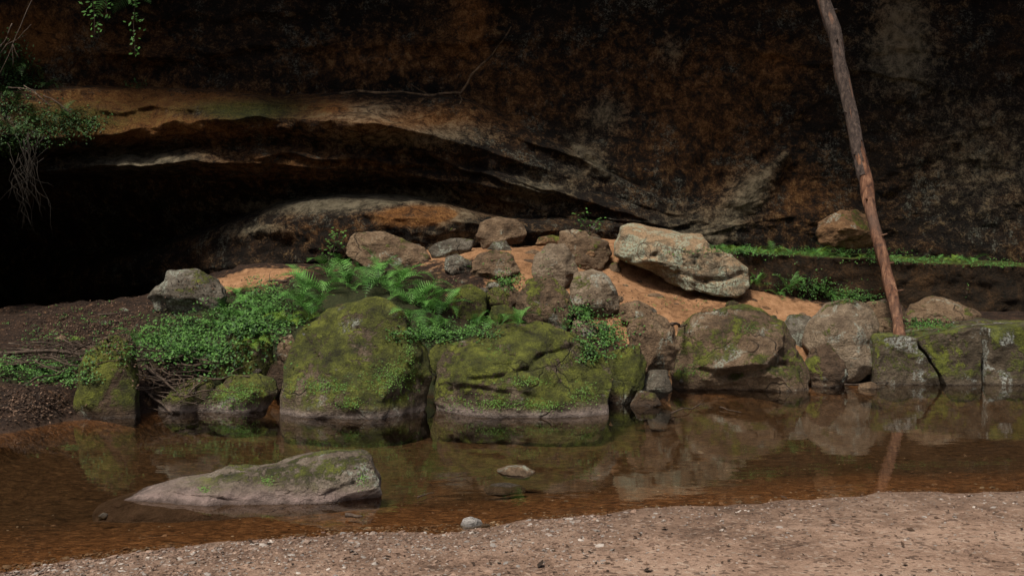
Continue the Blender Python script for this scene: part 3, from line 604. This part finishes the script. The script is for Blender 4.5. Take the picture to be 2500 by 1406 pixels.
rf=random.Random(11)
def fern(px,py,size,nf,label,meshes=FR,group=None,bvs=None,name='fern'):
    h=cast(px,py,bvs)
    if not h: return
    e=empty(name,h[0]-Vector((0,0,.01))); tag(e,label,'fern',group)
    a0=rf.uniform(0,6.28)
    for k in range(nf):
        o=bpy.data.objects.new('frond',rf.choice(meshes)); col.objects.link(o); o.parent=e
        az=a0+k*2*math.pi/nf+rf.uniform(-.3,.3); s=size*rf.uniform(.7,1.25)
        o.rotation_euler=(rf.uniform(-.35,.35),rf.uniform(-.5,.25),az); o.scale=(s,s,s)
    return e
g1='ferns of the large clump on the mound'
for x,y,s in [(735,745,.48),(790,720,.58),(850,700,.58),(760,775,.44),(905,705,.54),(960,720,.54),(1010,745,.54),(1055,765,.48),(1000,785,.4),(930,670,.48),(870,655,.42),(800,675,.5),(1065,800,.34),(985,685,.48),(740,700,.44),(1040,720,.44),(1085,760,.38)]:
    fern(x,y,s,8,'bright green fern in the dense clump on the mound behind the domed boulder',group=g1)
g2='soft ferns on the left of the mound'
for x,y,s in [(560,775,.4),(525,800,.34),(605,745,.38),(580,720,.3),(640,770,.32)]:
    fern(x,y,s,8,'fern on the green slope left of the dense fern clump',group=g2)
fern(700,795,.36,8,'yellow green fern just left of the domed boulder top',FRY); fern(750,785,.3,8,'yellow green fern touching the upper left of the domed boulder',FRY)
for x,y,s in [(1165,795,.3),(1215,792,.32),(1265,792,.3)]:
    fern(x,y,s,8,'low fern above the top of the widest mossy boulder',group='low ferns above the widest boulder')
fern(1375,798,.2,7,'small fern below the tall brown boulder'); fern(1425,765,.24,8,'small fern under the tan and grey boulder')
fern(335,835,.32,8,'lone fern on the leaf littered left bank'); fern(620,850,.28,8,'small yellowish fern on the squat mossy boulder',FRY); fern(185,835,.16,6,'tiny fern at the left end of the bank',FRY)
fern(1848,695,.28,8,'fern nearest the carved boulder at the ledge foot'); fern(1925,710,.4,9,'largest fern at the foot of the mossy ledge'); fern(2015,725,.32,8,'low fern right of the largest fern at the ledge foot'); fern(1900,720,.2,7,'small fern in front of the largest fern at the ledge foot')
rl=random.Random(3)
for i in range(26):
    px=1745+i*17+rl.uniform(-8,8)+(max(0,i-16)*22); fern(px,613+max(0,px-1740)*.045,rl.uniform(.10,.26),6,'tiny fern on the mossy rim of the ledge',FR if i%3 else FRY,'tiny ferns on the ledge rim',bvs=[(0,bv_led)])
fern(1245,695,.14,6,'tiny fern in the crevice above the dark mossy rock')
def leafquad(vs,fs,p,nrm,L,w,az,tilt,rnd):
    z=Vector(nrm).normalized(); x=z.cross(Vector((math.cos(az),math.sin(az),.1))).normalized(); y=z.cross(x)
    d=(x*math.cos(tilt)+z*math.sin(tilt)); b=len(vs)
    vs+= [tuple(p),tuple(p+d*L*.5+y*w*.5),tuple(p+d*L),tuple(p+d*L*.5-y*w*.5)]; fs.append((b,b+1,b+2,b+3))
def cover(name,label,regs,mat,lh,ls,kind='stuff',bvs=None,parent=None,seed=1,cat='ground cover',per=5,hang=0):
    rnd=random.Random(seed); vs=[];fs=[]
    for cx,cy,rx,ry,n in regs:
        for _ in range(n):
            a=rnd.gauss(cx,rx*.5);b=rnd.gauss(cy,ry*.5); h=cast(a,b,bvs)
            if not h or h[2]>19 or h[0].z<.03: continue
            hh=rnd.uniform(.1,1)*lh
            for k in range(per):
                p=h[0]+Vector((rnd.gauss(0,ls*1.2),rnd.gauss(0,ls*1.2)-hang*rnd.random(),hh*rnd.uniform(.4,1) if lh else 0))+h[1]*(.003)
                if hang: p.z-=hang*rnd.random()*2
                leafquad(vs,fs,p,(h[1]*.5+Vector((rnd.gauss(0,.35),-.25+rnd.gauss(0,.35),.8))) if lh else h[1]+Vector((rnd.gauss(0,.4),rnd.gauss(0,.4),rnd.gauss(0,.4))),ls*rnd.uniform(.7,1.5),ls*rnd.uniform(.5,.8),rnd.uniform(0,6.28),rnd.uniform(-.2,.6)-(.8 if hang else 0),rnd)
    o=mesh(name,vs,fs,mat,parent.location if parent else (0,0,0),parent,smooth=False)
    if not parent: tag(o,label,cat,kind=kind)
    else: o['kind']='stuff'
    return o
cover('ground_cover','low bright green leafy plants covering the slope left of the ferns',[(600,800,90,60,450),(460,830,100,55,430),(520,880,80,40,220),(650,730,60,40,180),(410,860,70,35,150),(690,790,40,30,100)],LEAF,.13,.034,seed=2)
cover('ground_cover','small leafy plants growing between the boulders of the centre bank',[(1060,815,70,25,260),(1150,815,60,15,110),(1480,820,60,35,220),(1420,770,50,30,100),(1240,690,30,20,60),(1440,870,40,20,50),(1000,825,60,14,60)],LEAF,.08,.028,seed=3)
cover('ground_cover','grassy green patch on the bank at the left edge',[(90,905,110,25,300),(150,930,90,18,110),(20,890,60,20,100)],LEAF,.07,.024,seed=4)
cover('ground_cover','sparse small plants dotted over the dark left bank',[(250,790,180,60,90),(120,820,100,40,60),(300,860,120,30,80),(1700,740,200,30,30),(1300,660,200,40,30)],LEAF,.05,.022,seed=14)
cover('ground_cover','leafy growth along the mossy ledge and its foot',[(1950,618,260,10,350),(2250,638,200,8,160),(1980,705,90,25,220),(2080,725,80,16,180),(2260,795,60,18,140),(1800,610,60,8,140),(2430,650,100,6,60)],LEAF,.05,.024,seed=5)
cover('cliff_plants','leafy plants spilling over the rock shelf at the upper left',[(110,290,120,30,200),(50,190,60,60,220),(210,300,60,20,110),(20,240,50,60,160),(330,210,40,8,40),(40,340,60,40,220),(120,320,60,20,150),(20,120,40,40,100)],DLEAF,.12,.036,seed=6,cat='plants',hang=.09)
cover('liverwort','',[(960,920,60,45,500),(800,940,80,20,350),(850,985,40,15,120),(1000,860,18,40,120)],LIV,0,.014,bvs=[(0,b_A[1])],parent=b_A[0],seed=7,per=2)
cover('liverwort','',[(1200,985,120,18,380),(1330,990,70,15,200),(1290,930,60,12,160),(1430,960,40,30,160),(1200,860,30,20,50)],LIV,0,.014,bvs=[(0,b_B[1])],parent=b_B[0],seed=8,per=2)
cover('liverwort','',[(570,970,60,30,420),(600,950,40,20,150)],LIV,0,.014,bvs=[(0,b_lw[1])],parent=b_lw[0],seed=9,per=2)
cover('liverwort','',[(1680,905,40,18,200),(1830,800,25,12,70)],LIV,0,.013,bvs=[(0,b_C[1])],parent=b_C[0],seed=10,per=2)
cover('liverwort','',[(655,1175,14,10,60),(500,1195,14,8,50),(885,1165,10,25,60)],LIV,0,.010,bvs=[(0,b_G[1])],parent=b_G[0],seed=12,per=2)
def seedling(px,py,hpx,label,n=40,mat=LEAF,ls=.045,spread=.12):
    h=cast(px,py)
    if not h: return
    p0=h[0]; Hh=hpx/F*p0.y; e=empty('seedling',p0); tag(e,label,'seedling'); rnd=random.Random(px)
    vs=[];fs=[];lv=[];lf=[]
    for b in range(3):
        end=p0+Vector((rnd.uniform(-spread,spread)*1.3,rnd.uniform(-.1,.1),Hh*rnd.uniform(.75,1))); pp=wob(p0,end,7,.12,rnd)
        tube(vs,fs,pp,[.006*(1-i/9) for i in range(7)],5)
        for k in range(n//3):
            q=pp[rnd.randint(2,6)]+Vector((rnd.gauss(0,spread*.5),rnd.gauss(0,spread*.4),rnd.gauss(0,.03)))
            leafquad(lv,lf,q,Vector((rnd.gauss(0,.3),-.35,1)),ls*rnd.uniform(.7,1.4),ls*.6,rnd.uniform(0,6.28),rnd.uniform(-.3,.3),rnd)
    mesh('stem',vs,fs,WOOD,p0,e); mesh('foliage',lv,lf,mat,p0,e,False)
seedling(800,655,105,'leafy seedling standing behind the left of the fern clump against the dark slab',70,LEAF,.055,.2)
seedling(1440,575,60,'small leafy seedling growing at the cliff foot above the mound',60,LEAF,.05,.13)
seedling(355,700,40,'tiny seedling on the sandy ridge beside the grey lichened boulder',14,LEAF,.035,.05)
seedling(2360,720,25,'tiny seedling on the dark ledge face at the right',10,LEAF,.03,.05)
seedling(1840,690,35,'short seedling right of the carved boulder',20,LEAF,.035,.08)
seedling(1152,965,30,'tiny seedling sprouting from the front of the widest mossy boulder',10,LIV,.025,.02)
def vine(px0,py0,px1,py1,Y,label,n,ls):
    rnd=random.Random(int(px0)); a=P(px0,py0,Y);b=P(px1,py1,Y); e=empty('hanging_vine',a); tag(e,label,'vine'); pp=wob(a,b,12,.06,rnd)
    vs=[];fs=[];lv=[];lf=[]; tube(vs,fs,pp,[.006]*12,5)
    for k in range(n):
        i=rnd.randint(0,10); q=pp[i].lerp(pp[i+1],rnd.random()); 
        leafquad(lv,lf,q+Vector((rnd.gauss(0,.05),rnd.gauss(0,.04),0)),Vector((rnd.gauss(0,.5),-.8,.6)),ls*rnd.uniform(.6,1.3),ls*.55,rnd.uniform(0,6.28),rnd.uniform(-.6,.2),rnd)
    mesh('stem',vs,fs,WOOD,a,e); mesh('foliage',lv,lf,FERN,a,e,False)
vine(325,-60,330,135,14.3,'longest leafy vine hanging from the top edge near the left corner',60,.07)
vine(228,-60,232,90,14.3,'leafy vine hanging at the left of the pair from the top edge',36,.07)
vine(250,-60,262,45,14.4,'short leafy vine hanging between the two longer vines',24,.07)
e=fern(300,-30,.7,7,'drooping fern hanging from the cliff at the top edge, upper left',FR,bvs=[('c',bv_cliff)]); 
if e: e.location.y-=.1; e.rotation_euler=(rad(70),0,0)
e=fern(345,-20,.6,6,'second drooping fern beside the long hanging vine at the top edge',FR,bvs=[('c',bv_cliff)])
if e: e.location.y-=.1; e.rotation_euler=(rad(80),0,0)
for x,y,s in [(60,180,.4),(110,215,.35),(40,265,.4),(150,290,.35),(90,300,.35),(10,180,.4),(30,330,.35)]:
    fern(x,y,s,8,'dark fern on the rock shelf at the upper left',FRD,'dark ferns on the upper left shelf')
def stick(p0,p1,r,label,group=None,name='stick',cat='stick',amp=.08,forks=1,seed=0,mat=None,n=9):
    rnd=random.Random(seed); vs=[];fs=[]; pp=wob(p0,p1,n,amp,rnd); tube(vs,fs,pp,[r*(1-.6*i/(n-1)) for i in range(n)],7,rough=.25,seed=seed)
    for f in range(forks):
        i=rnd.randint(2,n-3); d=(pp[i+1]-pp[i]).normalized(); L=(Vector(p1)-Vector(p0)).length*rnd.uniform(.15,.4)
        q=pp[i]+(d+Vector((rnd.uniform(-.6,.6),rnd.uniform(-.4,.4),rnd.uniform(-.3,.6)))).normalized()*L
        tube(vs,fs,wob(pp[i],q,5,.1,rnd),[r*.5*(1-.7*k/4) for k in range(5)],5)
    o=mesh(name,vs,fs,mat or WOOD,tuple(p0)); tag(o,label,cat,group); return o
rd=random.Random(21)
for i,(a,b,c,d,Y) in enumerate([(100,-40,-10,195,12.4),(60,210,130,262,12.3),(0,130,75,60,12.4),(105,235,175,275,12.6),(20,215,100,232,12.2),(30,60,-10,140,12.2)]):
    stick(P(a,b,Y),P(c,d,Y-.1),.009,'bare thin branch sticking out of the plants at the upper left','bare branches at the upper left',name='bare_branch',cat='branch',forks=2,seed=i,amp=.12)
e=empty('hanging_roots',P(60,330,13.2)); tag(e,'tangle of thin bare roots hanging from the left shelf over the dark hollow','roots')
for i in range(26):
    x=60+rd.gauss(0,28); m=P(65+rd.gauss(0,22),430+rd.uniform(-30,20),13.1); en=P(75+rd.gauss(0,36),rd.uniform(450,590),13.0+rd.uniform(-.2,.2))
    vs=[];fs=[]; tube(vs,fs,wob(P(x,rd.uniform(320,390),13.2),m,6,.12,rd)+wob(m,en,7,.16,rd)[1:],[.0045-.0003*k for k in range(12)],4); mesh('root',vs,fs,ROOT,e.location,e)
def onpath(pp,off=.015):
    out=[]
    for i in range(len(pp)-1):
        for k in range(6):
            a=pp[i][0]+(pp[i+1][0]-pp[i][0])*k/6;b=pp[i][1]+(pp[i+1][1]-pp[i][1])*k/6; h=cast(a,b,[(0,bv_cliff)]); out.append(h[0]+h[1]*off*(1 if h[1].y<0 else -1))
    return out
t=T('pale_root'); v=t.vec(); t.pbr(t.ramp(t.noise(v,8,5,.7),[(.38,(.03,.018,.009)),(.62,(.19,.125,.07))]),.85); PROOT=t.m
er=empty('cliff_root',cast(1130,225,[(0,bv_cliff)])[0]); tag(er,'thin pale root climbing the cliff above the arched ledge','root')
for pp,r in [([(830,232),(870,224),(920,229),(980,226),(1050,236),(1090,228),(1125,228),(1142,205),(1150,185),(1170,165),(1198,140),(1215,115),(1232,95),(1252,60)],.028),([(1050,236),(1020,218),(1000,205),(992,190)],.014),([(1120,226),(1128,245),(1118,262)],.014)]:
    vs=[];fs=[];q=onpath(pp,.004); tube(vs,fs,q,[r*(1-.6*i/len(q)) for i in range(len(q))],7,rough=.7); mesh('root',vs,fs,PROOT,er.location,er)
def gp(px,py,up=.02):
    h=cast(px,py); return h[0]+Vector((0,0,up))
for i in range(130):
    x=rd.choice([rd.uniform(-40,200),rd.uniform(350,460),rd.uniform(0,420)]); y=rd.uniform(845,905) if x<330 else rd.uniform(880,1000)
    L=rd.uniform(40,150); a=rd.gauss(0,.28) if x<330 else rd.gauss(0,.9)
    x2,y2=x+L*math.cos(a),min(1008,max(840,y+L*.35*math.sin(a)))
    stick(gp(x,y,rd.uniform(.0,.07)),gp(x2,y2,rd.uniform(.0,.07)),rd.uniform(.004,.011),'weathered grey brown stick tangled in the driftwood on the left bank','driftwood sticks on the left bank',seed=100+i,amp=.1,forks=rd.choice([0,1,1,2]))
big=[((-20,872),(385,882),.024,'longest pale driftwood branch lying across the left bank'),((470,918),(610,924),.014,'slender pale stick bridging the low boulders right of the driftwood'),((355,900),(430,960),.018,'thick curved driftwood branch beside the upright mossy boulder'),((355,960),(420,1010),.015,'driftwood branch reaching down to the water by the upright boulder'),((60,945),(180,900),.012,'thin stick slanting over the grassy patch at left'),((1640,1012),(1720,985),.008,'thin forked twig lying in the water below the big sandy boulder'),((1758,995),(1810,1008),.007,'short pale twig floating right of the forked twig'),((2060,940),(2170,935),.012,'broken stick at the water edge in front of the split block'),((1640,797),(1672,800),.02,'pale stub of wood between the upright brown and the big sandy boulder'),((845,1262),(885,1266),.014,'small dark piece of wood at the right foot of the wedge boulder'),((1020,1215),(1060,1203),.005,'thin dark twig in the water left of the two small stones'),((700,690),(620,682),.015,'dead branch on the sandy ridge left of the fern clump'),((240,770),(300,765),.012,'small stick on the dark bank below the hollow')]
for i,(a,b,r,l) in enumerate(big):
    pa,pb=cast(*a),cast(*b); pa,pb=pa[0],pb[0]
    if pa.z<.02: pa=G(*a,.01)
    if pb.z<.02: pb=G(*b,.01)
    stick(pa+Vector((0,0,r)),pb+Vector((0,0,r)),r,l,seed=300+i,amp=.07,name='driftwood_branch' if r>.018 else 'stick',cat='branch' if r>.018 else 'stick',forks=1)
t=T('leaf_litter'); v=t.vec(); rn=t.n('ShaderNodeNewGeometry').outputs['Random Per Island']; t.pbr(t.ramp(rn,[(0.,(.012,.008,.005)),(.6,(.05,.028,.016)),(1.,(.14,.085,.055))]),.85); LIT=t.m
t=T('pebble_stone'); rn=t.n('ShaderNodeNewGeometry').outputs['Random Per Island']; v=t.vec(); c=t.ramp(rn,[(0.,(.08,.048,.036)),(.3,(.18,.115,.082)),(.6,(.28,.19,.14)),(.85,(.20,.188,.175)),(1.,(.46,.40,.35))])
t.pbr(t.mix(t.mr(t.noise(v,40,3),.3,.7,.5,1.),(.06,.038,.027),c),.85); PEB=t.m
cover('leaf_litter','brown fallen leaves and bark scattered over the left bank',[(250,800,220,70,2600),(80,990,110,60,900),(500,700,120,30,200),(1100,680,80,50,150),(1450,760,250,50,250),(430,900,120,60,500),(2250,790,150,20,120),(1650,710,220,60,220)],LIT,.01,.026,seed=15,cat='leaf litter',per=1)
def pebbles(name,label,spots,seed):
    rnd=random.Random(seed); V,Fc=ico(1); vs=[];fs=[]
    for p,s in spots:
        b=len(vs); sc=(s*rnd.uniform(.7,1.5),s*rnd.uniform(.6,1.1),s*rnd.uniform(.25,.55)); az=rnd.uniform(0,6.28); ca_,sa=math.cos(az),math.sin(az); j=rnd.uniform(.0,99); tx,ty=rnd.gauss(0,.2),rnd.gauss(0,.2)
        for v in V:
            r=1+.35*noise.noise(v*1.3+Vector((j,j,j))); x,y,z=v.x*sc[0]*r,v.y*sc[1]*r,v.z*sc[2]*r; z+=tx*x+ty*y
            vs.append((p.x+x*ca_-y*sa,p.y+x*sa+y*ca_,p.z+z))
        fs+=[tuple(b+i for i in f) for f in Fc]
    o=mesh(name,vs,fs,PEB,smooth=False); tag(o,label,'pebbles',kind='stuff')
spots=[];rp=random.Random(8)
shp=[-100,0,300,550,800,1150,1500,1700,2100,2500,2600]; shy=[1400,1392,1347,1330,1300,1285,1253,1228,1208,1196,1195]
while len(spots)<7000:
    x=rp.uniform(-60,2560); sy=np.interp(x,shp,shy); y=sy+abs(rp.gauss(0,1))*(40 if rp.random()<.5 else 110)-8
    if y>1440: continue
    if x>1500 and rp.random()<.7: continue
    h=bv_g.ray_cast(Vector((0,0,H)),ray(x,y).normalized()); 
    if h[0] is None: continue
    spots.append((h[0]+Vector((0,0,.001)),min(.026,.0040*math.exp(abs(rp.gauss(0,.65))))))
pebbles('pebbles','flat reddish pebbles and chips strewn along the near shore',spots,1)
spots=[]
while len(spots)<1200:
    x=rp.uniform(-60,2560); sy=np.interp(x,shp,shy); y=sy-abs(rp.gauss(0,70))-5
    if y<1040: continue
    h=bv_g.ray_cast(Vector((0,0,H)),ray(x,y).normalized()); spots.append((h[0]-Vector((0,0,.002)),.005*math.exp(abs(rp.gauss(0,.5)))))
pebbles('streambed_pebbles','flat stones lying on the brown stream bed under the water',spots,2)
vs=[];fs=[]
for _ in range(1400):
    x=rp.uniform(-40,2540); sy=np.interp(x,shp,shy); y=sy+rp.uniform(2,1406-sy+30); h=bv_g.ray_cast(Vector((0,0,H)),ray(x,y).normalized()); s=.006*math.exp(abs(rp.gauss(0,.65)))
    leafquad(vs,fs,h[0]+Vector((0,0,.004)),Vector((rp.gauss(0,.2),rp.gauss(0,.2),1)),s*1.5,s*.8,rp.uniform(0,6.28),rp.uniform(0,.3),rp)
tag(mesh('beach_litter',vs,fs,LIT,smooth=False),'dark leaf bits and bark flakes on the near sand','leaf litter',kind='stuff')
# ---------------- leaning trunk ----------------
t=T('bare_wood'); tc=t.n('ShaderNodeTexCoord').outputs['Object']; n1=t.noise(t.scaled(tc,(9,9,.9)),2.2,7,.7,.3); n2=t.noise(tc,2,4)
c=t.ramp(n1,[(.35,(.03,.012,.007)),(.52,(.125,.055,.029)),(.68,(.27,.145,.083))]); t.pbr(t.mix(t.mr(n2,.4,.65,0.,.55),c,(.10,.068,.052)),.8,t.bump(n1,.025,1.)); BARE=t.m
t=T('trunk_bark'); tc=t.n('ShaderNodeTexCoord').outputs['Object']; n1=t.noise(t.scaled(tc,(7,7,2.4)),3.5,8,.75,.4)
t.pbr(t.ramp(n1,[(.36,(.016,.011,.010)),(.52,(.06,.042,.034)),(.68,(.15,.108,.088))]),.9,t.bump(n1,.04,1.)); BARK=t.m
path=[(2203,838,11.6),(2190,770,11.9),(2165,660,12.2),(2142,580,12.4),(2115,450,12.75),(2092,350,13.0),(2062,210,13.3),(2035,90,13.55),(2012,0,13.75),(1985,-120,14.0),(1960,-240,14.3)]
kp=[P(*q) for q in path]; pp=[]
for i in range(len(kp)-1):
    for k in range(6): pp.append(kp[i].lerp(kp[i+1],k/6))
pp.append(kp[-1])
pp=[p+Vector((noise.noise(Vector((i*.13,0,1)))*.04,0,0)) for i,p in enumerate(pp)]
root=empty('leaning_trunk',kp[0]); tag(root,'long slender dead tree trunk leaning against the cliff, bark peeled from its lower half','tree trunk')
n=len(pp); vs=[];fs=[]
def tr_(i): return .065+.022*i/n+.006*math.sin(i*.9)+(.016*math.exp(-((i-25)/2.)**2))-(.02 if i==0 else 0)
tube(vs,fs,pp,[tr_(i) for i in range(n)],18,rough=.25,seed=4); mesh('trunk',vs,fs,BARE,root.location,root)
vs=[];fs=[];s0=23; seg=24
tube(vs,fs,pp[s0:],[tr_(i)*1.09 for i in range(s0,n)],seg,cap=False,rough=.25,seed=4)
fs=[f for f in fs if (min(f)//seg)>= 3+3.5*noise.noise(Vector(((min(f)%seg)*.3,2,0)))+2*math.sin((min(f)%seg)*.5)]
mesh('bark',vs,fs,BARK,root.location,root)
rt=random.Random(2)
for i in (9,13,18,22,28,33,38,41,46,50):
    a=rt.uniform(0,6.28); d=Vector((math.cos(a)*(1),-abs(math.sin(a))*.6,.25)).normalized(); vs=[];fs=[]; p=pp[i]; tube(vs,fs,[p+d*.04,p+d*.09,p+d*rt.uniform(.11,.15)],[.02,.012,.007],7,rough=.2)
    mesh('branch_stub',vs,fs,BARE if i<25 else BARK,root.location,root)
# ---------------- light ----------------
w=bpy.data.worlds.new('World'); bpy.context.scene.world=w; w.use_nodes=True; nt=w.node_tree
sk=nt.nodes.new('ShaderNodeTexSky'); sk.sky_type='NISHITA'; sk.sun_disc=False
EL=rad(61); AZ=rad(-145)
sk.sun_elevation=EL; sk.sun_rotation=AZ; sk.air_density=1.; sk.dust_density=5.
nt.links.new(sk.outputs[0],nt.nodes['Background'].inputs[0]); nt.nodes['Background'].inputs[1].default_value=.095
sl=bpy.data.lights.new('sun','SUN'); sl.energy=5.; sl.angle=rad(12); sl.color=(1,.93,.82); so=bpy.data.objects.new('sun',sl); col.objects.link(so)
d=Vector((math.sin(AZ)*math.cos(EL),math.cos(AZ)*math.cos(EL),math.sin(EL))); so.rotation_euler=d.to_track_quat('Z','Y').to_euler(); so.location=(0,0,20)
sc=bpy.context.scene; sc.view_settings.view_transform='Standard'; sc.view_settings.look='None'; sc.view_settings.exposure=0
